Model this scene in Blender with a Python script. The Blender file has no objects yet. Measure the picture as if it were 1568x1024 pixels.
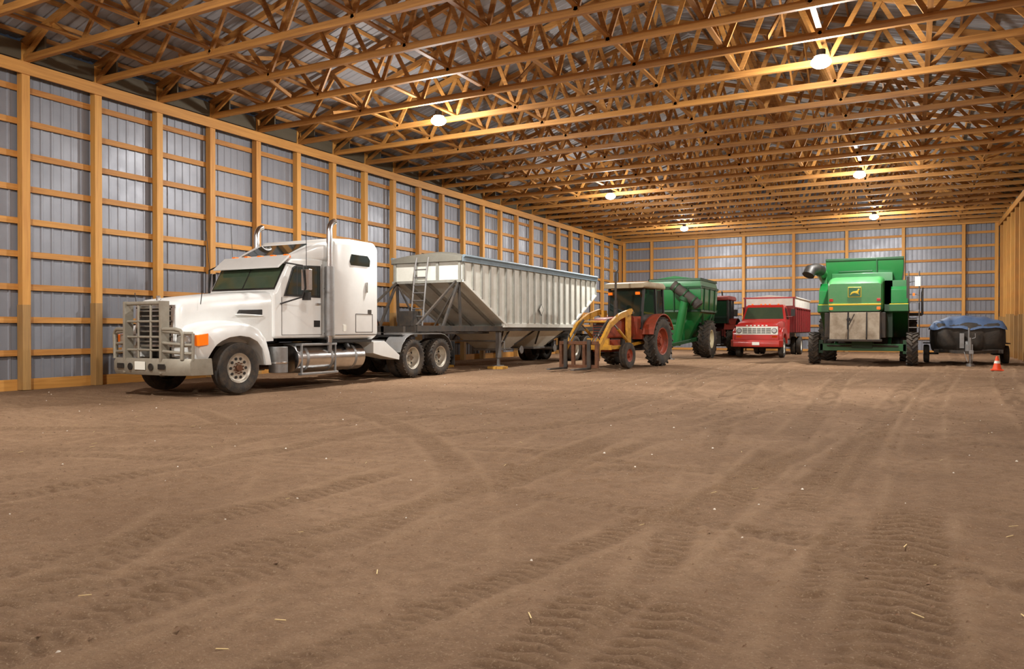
import bpy, bmesh, math, random
import math as M
import numpy as np
from mathutils import Vector, Matrix
random.seed(7); np.random.seed(7)
sc=bpy.context.scene
def C(r,g,b):
    f=lambda c:(c/255/12.92 if c/255<=.04045 else ((c/255+.055)/1.055)**2.4)
    return (f(r),f(g),f(b),1)
# ------------------------------------------------------------------ materials
def mat(name,col,rough=.5,metal=0,dirt=0,dcol=None,scale=3,bump=0,bscale=40,coat=0,emit=0,low=None,spec=None):
    m=bpy.data.materials.new(name); m.use_nodes=True
    nt=m.node_tree; N=nt.nodes; L=nt.links; b=N['Principled BSDF']
    b.inputs['Base Color'].default_value=col
    b.inputs['Roughness'].default_value=rough; b.inputs['Metallic'].default_value=metal
    if coat: b.inputs['Coat Weight'].default_value=coat; b.inputs['Coat Roughness'].default_value=.12
    if spec is not None: b.inputs['Specular IOR Level'].default_value=spec
    if emit:
        b.inputs['Emission Color'].default_value=col; b.inputs['Emission Strength'].default_value=emit
    tc=N.new('ShaderNodeTexCoord')
    if dirt:
        n=N.new('ShaderNodeTexNoise'); n.inputs['Scale'].default_value=scale; n.inputs['Detail'].default_value=8; n.inputs['Roughness'].default_value=.65
        L.new(tc.outputs['Object'],n.inputs['Vector'])
        r=N.new('ShaderNodeMapRange'); r.inputs[1].default_value=.38; r.inputs[2].default_value=.75; r.inputs[3].default_value=0; r.inputs[4].default_value=dirt
        L.new(n.outputs['Fac'],r.inputs[0])
        fac=r.outputs[0]
        if low:   # extra road dust near the ground
            sx=N.new('ShaderNodeSeparateXYZ'); L.new(tc.outputs['Object'],sx.inputs[0])
            r2=N.new('ShaderNodeMapRange'); r2.inputs[1].default_value=low; r2.inputs[2].default_value=0; r2.inputs[3].default_value=0; r2.inputs[4].default_value=.65
            L.new(sx.outputs[2],r2.inputs[0])
            ad=N.new('ShaderNodeMath'); ad.operation='ADD'; ad.use_clamp=True
            L.new(fac,ad.inputs[0]); L.new(r2.outputs[0],ad.inputs[1]); fac=ad.outputs[0]
        x=N.new('ShaderNodeMix'); x.data_type='RGBA'
        x.inputs[6].default_value=col; x.inputs[7].default_value=dcol or C(120,95,70)
        L.new(fac,x.inputs[0]); L.new(x.outputs[2],b.inputs['Base Color'])
        ra=N.new('ShaderNodeMapRange'); ra.inputs[3].default_value=rough; ra.inputs[4].default_value=min(1,rough+.35)
        L.new(fac,ra.inputs[0]); L.new(ra.outputs[0],b.inputs['Roughness'])
    if bump:
        n=N.new('ShaderNodeTexNoise'); n.inputs['Scale'].default_value=bscale; n.inputs['Detail'].default_value=6
        L.new(tc.outputs['Object'],n.inputs['Vector'])
        bp=N.new('ShaderNodeBump'); bp.inputs['Strength'].default_value=bump; bp.inputs['Distance'].default_value=.02
        L.new(n.outputs['Fac'],bp.inputs['Height']); L.new(bp.outputs[0],b.inputs['Normal'])
    return m
def woodmat(name,c1,c2,axis):
    m=bpy.data.materials.new(name); m.use_nodes=True
    nt=m.node_tree; N=nt.nodes; L=nt.links; b=N['Principled BSDF']
    tc=N.new('ShaderNodeTexCoord'); mp=N.new('ShaderNodeMapping')
    s=[22,22,22]; s[axis]=1.2
    mp.inputs['Scale'].default_value=s; L.new(tc.outputs['Object'],mp.inputs[0])
    n=N.new('ShaderNodeTexNoise'); n.inputs['Scale'].default_value=1; n.inputs['Detail'].default_value=6; n.inputs['Distortion'].default_value=.6
    L.new(mp.outputs[0],n.inputs['Vector'])
    g=N.new('ShaderNodeNewGeometry')
    ad=N.new('ShaderNodeMath'); ad.operation='MULTIPLY_ADD'; ad.inputs[1].default_value=.55; L.new(g.outputs['Random Per Island'],ad.inputs[0])
    sb=N.new('ShaderNodeMapRange'); sb.inputs[1].default_value=.3; sb.inputs[2].default_value=.7; sb.inputs[3].default_value=-.05; sb.inputs[4].default_value=.5
    L.new(n.outputs['Fac'],sb.inputs[0]); L.new(sb.outputs[0],ad.inputs[2])
    x=N.new('ShaderNodeMix'); x.data_type='RGBA'; x.inputs[6].default_value=c1; x.inputs[7].default_value=c2
    L.new(ad.outputs[0],x.inputs[0]); L.new(x.outputs[2],b.inputs['Base Color'])
    b.inputs['Roughness'].default_value=.6
    return m
WHITE=mat('white_paint',C(232,234,232),.28,0,.18,C(180,176,165),2.5,coat=.4,low=1.0)
CREAM=mat('trailer_white_paint',C(222,223,214),.4,0,.4,C(165,157,138),2.2,low=1.2)
CHROME=mat('chrome',C(215,215,215),.16,1,.3,C(130,115,95),4)
STEEL=mat('galvanised_steel',C(150,150,150),.45,.8,.4,C(110,95,75),5)
RIB=mat('post_shade_grey',C(150,150,142),.6,.1,.5,C(105,98,85),4)  # grey shadows between the white panels, put into the post colour
ALU=mat('aluminium_rim',C(205,200,188),.35,.7,.5,C(150,132,108),6)
GUARD=mat('grille_guard_paint',C(150,144,130),.45,.3,.5,C(112,102,86),5)
BLACK=mat('black_plastic',C(22,22,22),.5,0,.4,C(70,58,45),4)
DARK=mat('dark_frame_paint',C(48,46,44),.6,0,.6,C(95,78,60),4)
RUB=mat('tyre_rubber',C(44,42,40),.85,0,.7,C(100,84,66),5,bump=.3)
GLASS=mat('tinted_glass',C(30,40,34),.05,0,0,spec=.9)
GLASSG=mat('windscreen_glass',C(58,74,56),.08,0,.3,C(100,102,76),1.5,spec=.9)  # greenish reflections put into the glass base colour
AMBER=mat('amber_lens',C(255,120,20),.2,emit=.25)
REDL=mat('red_lens',C(190,20,15),.2)
LENS=mat('headlight_lens',C(225,228,230),.08,.5)
PLATE=mat('number_plate',C(225,225,215),.4)
RED=mat('red_truck_paint',C(190,30,24),.35,0,.35,C(120,55,40),3,coat=.3,low=1.2)
MAROON=mat('maroon_box_paint',C(135,26,28),.5,0,.4,C(90,50,40),3)
GREEN=mat('green_paint',C(14,98,44),.32,0,.25,C(50,88,50),2.5,coat=.3)
GREEN2=mat('light_green_paint',C(60,138,76),.35,0,.4,C(112,150,104),2.5,coat=.2)
DGREEN=mat('dark_green_paint',C(12,62,30),.4,0,.3,C(50,70,40),3)
YEL=mat('yellow_paint',C(225,195,40),.4)
LYEL=mat('loader_yellow_paint',C(205,150,45),.5,0,.8,C(115,75,38),5)
ORG=mat('orange_paint',C(150,56,28),.5,0,.8,C(88,56,36),5)
RUST=mat('rusty_steel',C(110,72,48),.8,.2,.7,C(70,45,30),8,bump=.3)
CHOP=mat('chopper_steel',C(150,138,120),.5,.3,.8,C(105,86,64),3)
TREDR=mat('tractor_red_paint',C(130,38,28),.5,0,.5,C(90,50,36),4)
TARPB=mat('blue_tarp',C(66,88,122),.6,0,.4,C(92,104,125),6,bump=.5,bscale=12)
TARPK=mat('black_tarp',C(46,42,38),.75,0,.5,C(85,72,58),5,bump=.4,bscale=12)
TARPG=mat('grey_tarp',C(120,118,108),.7,0,.4,C(90,82,70),3,bump=.3,bscale=10)
RAIL=mat('tarp_rail_blue',C(120,138,150),.5,.2,.3,C(90,90,85),4)
CONE=mat('cone_orange',C(235,80,30),.45)
BLOCK=mat('block_wood',C(200,150,60),.7,0,.4,C(150,105,50),8)
OLIVE=mat('lamp_housing',C(190,190,190),.4,.5)
LED=mat('led_globe',C(255,252,245),.4,emit=60)
W1,W2=C(208,152,76),C(162,106,48)
WX=woodmat('lumber_x',W1,W2,0); WY=woodmat('lumber_y',W1,W2,1); WZ=woodmat('lumber_z',C(214,160,82),C(178,120,56),2)
WT=woodmat('treated_lumber',C(190,148,86),C(146,112,68),2)
TX=woodmat('truss_lumber_x',C(188,134,66),C(128,84,38),0); TY=woodmat('truss_lumber_y',C(180,128,64),C(122,80,38),1)
WALLM=mat('wall_sheet_metal',C(138,141,149),.42,.35,.35,C(110,112,120),1.3)
ROOFM=mat('roof_sheet_metal',C(142,141,144),.6,.1,.35,C(110,107,108),1.3)
BLKT=mat('heel_block_dark',C(92,84,68),.7)
# ------------------------------------------------------------------ mesh builder
class P:
    def __init__(s,name,mats):
        s.name=name; s.mats=mats if isinstance(mats,list) else [mats]; s.v=[]; s.f=[]; s.m=[]
    def add(s,vs,fs,m=0):
        o=len(s.v); s.v+= [tuple(v) for v in vs]; s.f+=[tuple(i+o for i in f) for f in fs]; s.m+=[m]*len(fs); return s
    def box(s,x0,x1,y0,y1,z0,z1,m=0):
        v=[(x,y,z) for x in (x0,x1) for y in (y0,y1) for z in (z0,z1)]
        return s.add(v,[(0,1,3,2),(4,6,7,5),(0,4,5,1),(2,3,7,6),(0,2,6,4),(1,5,7,3)],m)
    def beam(s,a,b,w,h,m=0,up=(0,0,1)):
        a=Vector(a);b=Vector(b);d=(b-a).normalized();u=Vector(up)
        if abs(d.dot(u))>.98:u=Vector((0,1,0))
        r=d.cross(u).normalized();u=r.cross(d).normalized()
        v=[p+r*(i*w/2)+u*(j*h/2) for p in (a,b) for i in (-1,1) for j in (-1,1)]
        return s.add(v,[(0,1,3,2),(4,6,7,5),(0,4,5,1),(2,3,7,6),(0,2,6,4),(1,5,7,3)],m)
    def cyl(s,a,b,r,r2=None,n=20,m=0):
        a=Vector(a);b=Vector(b);r2=r if r2 is None else r2;d=(b-a).normalized()
        u=d.orthogonal().normalized();w=d.cross(u)
        v=[a+(u*math.cos(t)+w*math.sin(t))*r for t in [2*math.pi*i/n for i in range(n)]]
        v+=[b+(u*math.cos(t)+w*math.sin(t))*r2 for t in [2*math.pi*i/n for i in range(n)]]
        f=[(i,(i+1)%n,n+(i+1)%n,n+i) for i in range(n)]+[tuple(range(n))[::-1],tuple(range(n,2*n))]
        return s.add(v,f,m)
    def tube(s,pts,r,n=10,m=0):
        pts=[Vector(p) for p in pts]; rings=[]; u=None
        for i,p in enumerate(pts):
            d=((pts[min(i+1,len(pts)-1)]-pts[max(i-1,0)])).normalized()
            if u is None: u=d.orthogonal().normalized()
            u=(u-d*u.dot(d)).normalized(); w=d.cross(u)
            rings.append([p+(u*math.cos(2*math.pi*k/n)+w*math.sin(2*math.pi*k/n))*r for k in range(n)])
        return s.loft(rings,m)
    def loft(s,rings,m=0,caps=True):
        n=len(rings[0]); v=[p for r in rings for p in r]
        f=[(j*n+i,j*n+(i+1)%n,(j+1)*n+(i+1)%n,(j+1)*n+i) for j in range(len(rings)-1) for i in range(n)]
        if caps: f+=[tuple(range(n))[::-1],tuple(range((len(rings)-1)*n,len(rings)*n))]
        return s.add(v,f,m)
    def prism(s,pts,a,b,m=0,ax='x'):
        g={'x':lambda p,t:(t,p[0],p[1]),'y':lambda p,t:(p[0],t,p[1]),'z':lambda p,t:(p[0],p[1],t)}[ax]
        return s.loft([[g(p,a) for p in pts],[g(p,b) for p in pts]],m)
    def arch(s,outer,inner,a,b,m=0):
        n=len(outer)
        for i in range(n-1):
            q=[outer[i],outer[i+1],inner[i+1],inner[i]]
            v=[(a,*p) for p in q]+[(b,*p) for p in q]
            f=[(3,2,1,0),(4,5,6,7),(0,1,5,4),(2,3,7,6)]
            if i==0:f.append((0,4,7,3))
            if i==n-2:f.append((1,2,6,5))
            s.add(v,f,m)
        return s
    def lathe(s,prof,c,n=32,m=0,closed=False,ax='x'):
        rings=[]
        for t in [2*math.pi*i/n for i in range(n)]:
            if ax=='x': rings.append([(c[0]+a,c[1]+r*math.cos(t),c[2]+r*math.sin(t)) for a,r in prof])
            else: rings.append([(c[0]+r*math.cos(t),c[1]+r*math.sin(t),c[2]+a) for a,r in prof])
        k=len(prof); v=[p for r in rings for p in r]; kk=k if closed else k-1
        f=[(i*k+j,i*k+(j+1)%k,((i+1)%n)*k+(j+1)%k,((i+1)%n)*k+j) for i in range(n) for j in range(kk)]
        return s.add(v,f,m)
    def ball(s,c,rx,ry,rz,m=0,n=16,k=8):
        prof=[(-math.cos(math.pi*i/k),math.sin(math.pi*i/k)) for i in range(k+1)]
        o=len(s.v); s.lathe(prof,(0,0,0),n,m,ax='z')
        s.v[o:]=[(c[0]+x*rx,c[1]+y*ry,c[2]+z*rz) for x,y,z in s.v[o:]]; return s
    def build(s,parent=None,bevel=0,seg=2,angle=35,smooth=True,merge=True):
        me=bpy.data.meshes.new(s.name); me.from_pydata(s.v,[],s.f)
        for mm in s.mats: me.materials.append(mm)
        me.polygons.foreach_set('material_index',s.m)
        bm=bmesh.new(); bm.from_mesh(me)
        if merge: bmesh.ops.remove_doubles(bm,verts=bm.verts,dist=1e-5)
        bmesh.ops.recalc_face_normals(bm,faces=bm.faces); bm.to_mesh(me); bm.free()
        if smooth:
            me.polygons.foreach_set('use_smooth',[True]*len(me.polygons)); me.set_sharp_from_angle(angle=math.radians(angle))
        o=bpy.data.objects.new(s.name,me); sc.collection.objects.link(o)
        if bevel:
            b=o.modifiers.new('b','BEVEL'); b.width=bevel; b.segments=seg; b.limit_method='ANGLE'; b.angle_limit=math.radians(40); b.harden_normals=True
        if parent: o.parent=parent
        return o
def empty(name,loc,rz=0):
    e=bpy.data.objects.new(name,None); e.location=loc; e.rotation_euler=(0,0,math.radians(rz)); e.empty_display_size=.3
    sc.collection.objects.link(e); return e
def rrect(hw,z0,z1,r,y,n=4,cx=0):
    pts=[]
    for (px,pz,a0) in ((hw-r,z1-r,0),(-hw+r,z1-r,90),(-hw+r,z0+r,180),(hw-r,z0+r,270)):
        for i in range(n+1):
            a=math.radians(a0+90*i/n); pts.append((cx+px+r*math.cos(a),y,pz+r*math.sin(a)))
    return pts
def tyre(p,c,r,w,rr,m=0,n=40,lugs=0,lw=.05,lh=.03):
    h=w/2; prof=[(-h*.75,rr),(-h*.98,rr+(r-rr)*.35),(-h,rr+(r-rr)*.65),(-h*.9,r*.965),(-h*.7,r*.995),(0,r),(h*.7,r*.995),(h*.9,r*.965),(h,rr+(r-rr)*.65),(h*.98,rr+(r-rr)*.35),(h*.75,rr)]
    if lugs: prof=[(a,(q if q<r*.9 else q-lh)) for a,q in prof]
    p.lathe(prof,c,n,m,closed=True)
    if lugs:
        for i in range(lugs):
            for sgn in (1,-1):
                t=2*math.pi*(i+(0 if sgn>0 else .5))/lugs; t2=t+2*math.pi*.9/lugs
                q=r-lh*.5
                a=(c[0],c[1]+q*math.cos(t2),c[2]+q*math.sin(t2)); b=(c[0]+sgn*h*.97,c[1]+(q-.01)*math.cos(t),c[2]+(q-.01)*math.sin(t))
                p.beam(a,b,lw,lh*1.3,m,up=(0,math.cos((t+t2)/2),math.sin((t+t2)/2)))
def rim(p,c,w,rr,out,dish,m=1,md=2,holes=8,hub=True,nuts=10,mh=None):
    h=w/2; mh=m if mh is None else mh
    prof=[(out*h*.7,rr*1.03),(out*h*.8,rr),(out*h*.72,rr*.93),(out*(h*.75-dish*.7),rr*.88),(out*(h*.75-dish),rr*.78),(out*(h*.75-dish*.9),rr*.45),(out*(h*.75-dish*.9),0)]
    p.lathe(prof,c,32,m)
    xd=c[0]+out*(h*.75-dish*.93)
    for i in range(holes):
        t=2*math.pi*i/holes; y=c[1]+rr*.64*math.cos(t); z=c[2]+rr*.64*math.sin(t)
        p.cyl((xd-out*.02,y,z),(xd+out*.012,y,z),rr*.1,n=12,m=md)
    for i in range(nuts):
        t=2*math.pi*(i+.5)/nuts; y=c[1]+rr*.36*math.cos(t); z=c[2]+rr*.36*math.sin(t)
        p.cyl((xd-.01,y,z),(xd+out*.04,y,z),rr*.045,n=8,m=mh)
    if hub:
        p.cyl((xd-out*.01,c[1],c[2]),(xd+out*max(.06,dish*.6),c[1],c[2]),rr*.26,rr*.22,20,mh)
# ------------------------------------------------------------------ room
XL,XR,YF,YB,H=-17.0,4.27,-10.0,47.4,7.0
XC=(XL+XR)/2; SL=.30; ZE=7.5
def roofz(x): return ZE+SL*(XC-XL-abs(x-XC))
def sheet(name,L,place,m,per=.23,rib=.022):
    s=0; pr=[]
    while s<L:
        for ds,o in ((0,0),(per*.68,0),(per*.76,rib),(per*.92,rib)):
            if s+ds<=L: pr.append((s+ds,o))
        s+=per
    pr.append((L,0)); rows=[place(a,o) for a,o in pr]
    k=len(rows[0]); p=P(name,m); v=[q for r in rows for q in r]
    f=[(i*k+j,(i+1)*k+j,(i+1)*k+j+1,i*k+j+1) for i in range(len(rows)-1) for j in range(k-1)]
    p.add(v,f); return p.build(smooth=False,merge=False)
sheet('wall_left',YB-YF,lambda s,o:[(XL-.04+o,YF+s,-.05),(XL-.04+o,YF+s,ZE)],WALLM)
sheet('wall_right',YB-YF,lambda s,o:[(XR+.04-o,YF+s,-.05),(XR+.04-o,YF+s,ZE)],WALLM)
sheet('wall_back',XR-XL,lambda s,o:[(XL+s,YB+.04-o,-.05),(XL+s,YB+.04-o,roofz(XL+s))],WALLM)
sheet('wall_front',XR-XL,lambda s,o:[(XL+s,YF-.04+o,-.05),(XL+s,YF-.04+o,roofz(XL+s))],WALLM)
sheet('ceiling',YB-YF,lambda s,o:[(XL-.05,YF+s,ZE+.05+o),(XC,YF+s,roofz(XC)+.05+o),(XR+.05,YF+s,ZE+.05+o)],ROOFM)
ys=[9.5+1.633*k for k in range(-11,24)]
ys=[y for y in ys if YF+.3<y<YB-.3]
for side,x0,sg in (('left',XL,1),('right',XR,-1)):
    p=P('wall_studs_'+side,[WZ,WY,WT,BLKT])
    for y in ys:
        p.box(*sorted((x0+sg*.045,x0+sg*.22)),y-.085,y+.085,0,H+.4,0)
        hh=random.uniform(1.8,2.05)
        p.box(*sorted((x0+sg*.05,x0+sg*.255)),y-.105,y+.06,0,hh,2)
    z=.08
    for k in range(10):
        p.box(*sorted((x0+sg*.005,x0+sg*.043)),YF,YB,z-.065 if k else -.02,z+.065+(.08 if k==0 else 0),1)
        z+=.71
    p.box(*sorted((x0+sg*.221,x0+sg*.262)),YF,YB,H-.26,H-.0,1)
    p.box(*sorted((x0+sg*.045,x0+sg*.2)),YF,YB,H+.05,H+.42,3)
    for y in ys:
        p.box(*sorted((x0+sg*.05,x0+sg*.75)),y+.09,y+.13,H+.02,H+.5,3)
    p.build(smooth=False,merge=False)
p=P('wall_studs_back',[WZ,WX,WT])
for x in [-14.8+2.87*k for k in range(7)]+[XL+.35,XR-.35]:
    p.box(x-.08,x+.08,YB-.24,YB-.045,0,roofz(x)-.15,0); p.box(x-.1,x+.1,YB-.26,YB-.06,0,1.6,2)
z=.08
for k in range(14):
    w=0 if z<7.3 else (z-7.3)/SL
    if XC-XL-w>.5: p.box(XL+w,XR-w,YB-.043,YB-.005,z-.065,z+.065,1)
    z+=.71
p.box(XL,XR,YB-.3,YB-.24,H-.1,H+.1,1)
p.build(smooth=False,merge=False)
p=P('wall_studs_front',[WZ,WX])
for x in [-14.8+2.87*k for k in range(7)]: p.box(x-.08,x+.08,YF+.045,YF+.24,0,roofz(x)-.15,0)
for k in range(10): p.box(XL,XR,YF+.005,YF+.043,.02+k*.71,.14+k*.71,1)
p.build(smooth=False,merge=False)
# trusses
p=P('roof_trusses',[TX,TY]); nb=11
bot=[(XL+.2+ (XR-XL-.4)*i/nb) for i in range(nb+1)]
for y in ys+[YB-.35]:
    p.box(XL+.05,XR-.05,y-.045,y+.045,H,H+.14,0)
    for a,b in ((XL,XC),(XR,XC)):
        p.beam((a,y,roofz(a)-.13),(b,y,roofz(b)-.13),.09,.14,0)
    for i in range(nb):
        xm=(bot[i]+bot[i+1])/2; zt=roofz(xm)-.2
        jy=.03 if i%2 else -.03
        p.beam((bot[i],y+jy,H+.07),(xm,y+jy,zt),.05,.1,0)
        p.beam((bot[i+1],y-jy,H+.07),(xm,y-jy,zt),.05,.1,0)
for i in range(1,nb):
    x=bot[i]; p.box(x-.05,x+.05,YF+.1,YB-.1,H+.145,H+.185,1)
    x+=.9
    if i%3==1:
        for j in range(0,len(ys)-3,3):
            zt=roofz(x)-.25
            p.beam((x,ys[j],H+.2),(x,ys[j+2],zt),.04,.09,1); p.beam((x+.05,ys[j],zt),(x+.05,ys[j+2],H+.2),.04,.09,1)
x=XL+.3
while x<XR:
    if abs(x-XC)>.15: p.box(x-.02,x+.02,YF+.05,YB-.05,roofz(x)-.06,roofz(x)+.03,1)
    x+=.61
p.build(smooth=False,merge=False)
# lamps
for x in (-11.0,-1.67):
    for y in (-7.5,4.6,16.7,29.5,40.9):
        r=empty('ceiling_lamp',(x,y,6.90))
        p=P('housing',[OLIVE,BLACK])
        p.cyl((0,0,.11),(0,0,-.02),.09,m=1); p.lathe([(.0,.05),(-.005,.1),(-.02,.14),(-.03,.14),(-.02,.06)],(0,0,0),28,0,closed=True,ax='z')
        p.build(r)
        p=P('led_globe',LED); p.ball((0,0,-.14),.2,.2,.12,n=24,k=10); p.build(r,angle=80)
        l=bpy.data.lights.new('bulb','POINT'); l.energy=640; l.color=(1,.965,.915); l.shadow_soft_size=.12
        o=bpy.data.objects.new('bulb',l); o.location=(0,0,-.42); sc.collection.objects.link(o); o.parent=r
        l=bpy.data.lights.new('led_panel','AREA'); l.shape='DISK'; l.size=.34; l.energy=480; l.color=(1,.965,.915)
        o=bpy.data.objects.new('led_panel',l); o.location=(0,0,-.275); sc.collection.objects.link(o); o.parent=r
# ------------------------------------------------------------------ floor
def vnoise(x,y,s,seed):
    rs=np.random.RandomState(seed); G=rs.rand(256,256); xs=x/s+1000; yy=y/s+1000
    xi=np.floor(xs).astype(int); yi=np.floor(yy).astype(int); fx=xs-xi; fy=yy-yi
    fx=fx*fx*(3-2*fx); fy=fy*fy*(3-2*fy); g=lambda a,b:G[a%256,b%256]
    return (g(xi,yi)*(1-fx)+g(xi+1,yi)*fx)*(1-fy)+(g(xi,yi+1)*(1-fx)+g(xi+1,yi+1)*fx)*fy-.5
xs=np.arange(XL-.1,XR+.15,.03)
yl=[YF-.1]
while yl[-1]<YB+.1:
    y=yl[-1]; yl.append(y+(.5 if y<.3 else .022 if y<5 else .022+.0070*(y-5)))
Y,X=np.meshgrid(np.array(yl),xs,indexing='ij')
Z=.05*vnoise(X,Y,3.1,1)+.022*vnoise(X,Y,.9,2)+.016*vnoise(X,Y,.33,3)+.016*vnoise(X,Y,.13,4)+.014*vnoise(X,Y,.07,21)
cl=vnoise(X,Y,.08,31); cm=np.clip(vnoise(X,Y,1.1,32)*3+.4,0,1); Z=Z+.018*np.clip((cl-.25)*6,0,1)*cm
R=np.zeros_like(Z); E=np.zeros_like(Z)
KD=.55
def track(dist,along,w,depth,per,str_=1,chev=True,noise=5):
    global Z,R,E
    patch=np.clip(vnoise(X,Y,2.3,noise)*4.5+.5,0,1)*(.55+.9*np.clip(vnoise(X,Y,.35,noise+90)+.5,0,1))
    patch=np.clip(patch,0,1)
    m=np.clip((w/2-np.abs(dist)+.05*vnoise(X,Y,.2,noise+7))/(.05),0,1)*patch*str_
    e=np.exp(-((np.abs(dist)-w/2-.04)/.05)**2)*np.clip(vnoise(X,Y,.8,noise+50)*4+.4,0,1)
    ph=along/per+(np.abs(dist)/w if chev else 0)*1.5+.7*vnoise(X,Y,.5,noise+1)
    lug=np.clip(np.sin(2*np.pi*ph)*1.6+.4,0,1)
    d=depth*KD
    Z=Z-d*.9*m+d*.8*e*str_+m*d*1.1*lug
    R=np.maximum(R,m*(1-.4*lug)); E=np.maximum(E,np.maximum(e*str_,m*lug*.6))
def ytrack(c,a,wl,phs,w=.42,depth=.022,per=.16,str_=1,gap=1.9,chev=True,slope=0,n=5):
    xc=c+a*np.sin(Y/wl+phs)+slope*Y
    for g in ((0,gap) if gap else (0,)):
        track(X-(xc+g),Y,w,depth,per,str_,chev,n)
ytrack(-3.35,.2,5,0,.42,.026,.10)
ytrack(-1.55,.35,7,1.2,.42,.026,.10,slope=.09)
ytrack(-2.6,.3,6,3.2,.3,.02,.08,.8,slope=.03,n=7,gap=2.3)
ytrack(-6.6,.5,8,.5,.35,.022,.10,.9,n=6)
ytrack(-.3,.2,6,2.2,.48,.03,.12,slope=.05,n=8)
ytrack(-9.3,.3,9,2,.3,.02,.11,.8,slope=.05,n=9)
ytrack(-4.7,.6,9,1,.26,.018,.08,.9,slope=.18,n=10,gap=1.6)
ytrack(-2.5,.5,10,3,.28,.02,.1,.8,chev=False,slope=-.12,n=11)
for cx,cy,rad,w,s,n in ((-16,16,13.5,.4,.8,12),(-16,16,11.6,.4,.8,12),(6,20,9,.4,.9,13),(6,20,11,.4,.9,13),(7,16,7,.45,.9,18),(-4,-6,11.5,.3,.8,14),(-4,-6,13.2,.3,.8,14),(-10,22,17,.35,.8,15),(-10,22,15.2,.35,.8,15),(-14,-2,13,.35,.8,16),(-14,-2,11,.35,.8,16),(-14,-3,9,.3,.8,17)):
    d=np.hypot(X-cx,Y-cy)-rad; al=np.arctan2(Y-cy,X-cx)*rad; track(d,al,w,.023,.11,s,True,n)
Z=np.where((X<XL+.3)|(X>XR-.3)|(Y>YB-.3),Z*.3,Z)-.012
ny,nx=X.shape
me=bpy.data.meshes.new('floor'); me.vertices.add(nx*ny)
me.vertices.foreach_set('co',np.stack([X,Y,Z],-1).astype(np.float32).ravel())
I=np.arange(nx*ny).reshape(ny,nx); q=np.stack([I[:-1,:-1],I[:-1,1:],I[1:,1:],I[1:,:-1]],-1).reshape(-1,4).astype(np.int32)
me.loops.add(q.size); me.loops.foreach_set('vertex_index',q.ravel()); me.polygons.add(len(q))
me.polygons.foreach_set('loop_start',np.arange(0,q.size,4,dtype=np.int32)); me.polygons.foreach_set('loop_total',np.full(len(q),4,np.int32))
me.update(); me.validate()
at=me.attributes.new('rut','FLOAT','POINT'); at.data.foreach_set('value',R.astype(np.float32).ravel())
at=me.attributes.new('loose','FLOAT','POINT'); at.data.foreach_set('value',np.clip(E,0,1).astype(np.float32).ravel())
me.polygons.foreach_set('use_smooth',[True]*len(me.polygons))
fl=bpy.data.objects.new('floor',me); sc.collection.objects.link(fl)
m=bpy.data.materials.new('dirt_floor'); m.use_nodes=True; nt=m.node_tree;N=nt.nodes;L=nt.links;b=N['Principled BSDF']
tc=N.new('ShaderNodeTexCoord')
def noise(s,d=8,r=.6):
    n=N.new('ShaderNodeTexNoise'); n.inputs['Scale'].default_value=s; n.inputs['Detail'].default_value=d; n.inputs['Roughness'].default_value=r; L.new(tc.outputs['Object'],n.inputs['Vector']); return n.outputs['Fac']
def mr(i,a,b_,c,d):
    r=N.new('ShaderNodeMapRange'); r.inputs[1].default_value=a;r.inputs[2].default_value=b_;r.inputs[3].default_value=c;r.inputs[4].default_value=d; L.new(i,r.inputs[0]); return r.outputs[0]
def mix(f,a,b_):
    x=N.new('ShaderNodeMix'); x.data_type='RGBA'; L.new(f,x.inputs[0])
    for k,v in ((6,a),(7,b_)):
        if isinstance(v,tuple): x.inputs[k].default_value=v
        else: L.new(v,x.inputs[k])
    return x.outputs[2]
c=mix(mr(noise(.5,6),.35,.65,0,1),C(170,138,109),C(142,112,86))
c=mix(mr(noise(9,8,.7),.4,.7,0,.6),c,C(120,93,70))
a=N.new('ShaderNodeAttribute'); a.attribute_name='rut'
c=mix(mr(a.outputs['Fac'],0,1,0,.55),c,C(108,82,60))  # packed soil tone, also standing in for the faint shading of the ruts
a=N.new('ShaderNodeAttribute'); a.attribute_name='loose'
c=mix(mr(a.outputs['Fac'],0,1,0,.35),c,C(184,152,120))
c=mix(mr(noise(70,4,.7),.56,.72,0,.7),c,C(202,176,146))
c=mix(mr(noise(34,6,.8),.55,.69,0,.55),c,C(94,72,54))
L.new(c,b.inputs['Base Color']); b.inputs['Roughness'].default_value=.95; b.inputs['Specular IOR Level'].default_value=.15
b1=N.new('ShaderNodeBump'); b1.inputs['Strength'].default_value=1; b1.inputs['Distance'].default_value=.06; L.new(noise(24,10,.78),b1.inputs['Height'])
L.new(b1.outputs[0],b.inputs['Normal']); me.materials.append(m)
# debris
p=P('floor_debris',[mat('stone_chip',C(205,196,182),.8),mat('straw',C(190,165,115),.8),mat('clod',C(118,92,70),.9)])
yla=np.array(yl)
for i in range(4200):
    x=random.uniform(XL+.6,XR-.4); y=.8+random.random()**1.5*28; t=random.random()
    ix=min(max(int((x-xs[0])/.03),0),nx-1); iy=min(int(np.searchsorted(yla,y)),ny-1); z0=float(Z[iy,ix])
    r=random.uniform(.004,.013); 
    if t<.06: a=random.random()*3.14; p.beam((x-.03*math.cos(a),y-.03*math.sin(a),z0+.008),(x+.03*math.cos(a),y+.03*math.sin(a),z0+.012),.005,.003,1)
    else:
        m_=0 if t<.16 else 2
        p.add([(x-r,y-r,z0-.003),(x+r*1.3,y-r*.6,z0-.003),(x+.2*r,y+r*1.2,z0-.003),(x-.3*r,y-.2*r,z0+r*.9),(x+.5*r,y+.1*r,z0+r*.8)],[(0,1,2),(0,1,4,3),(1,2,4),(2,0,3),(2,3,4)],m_)
p.build(smooth=False,merge=False)
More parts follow.
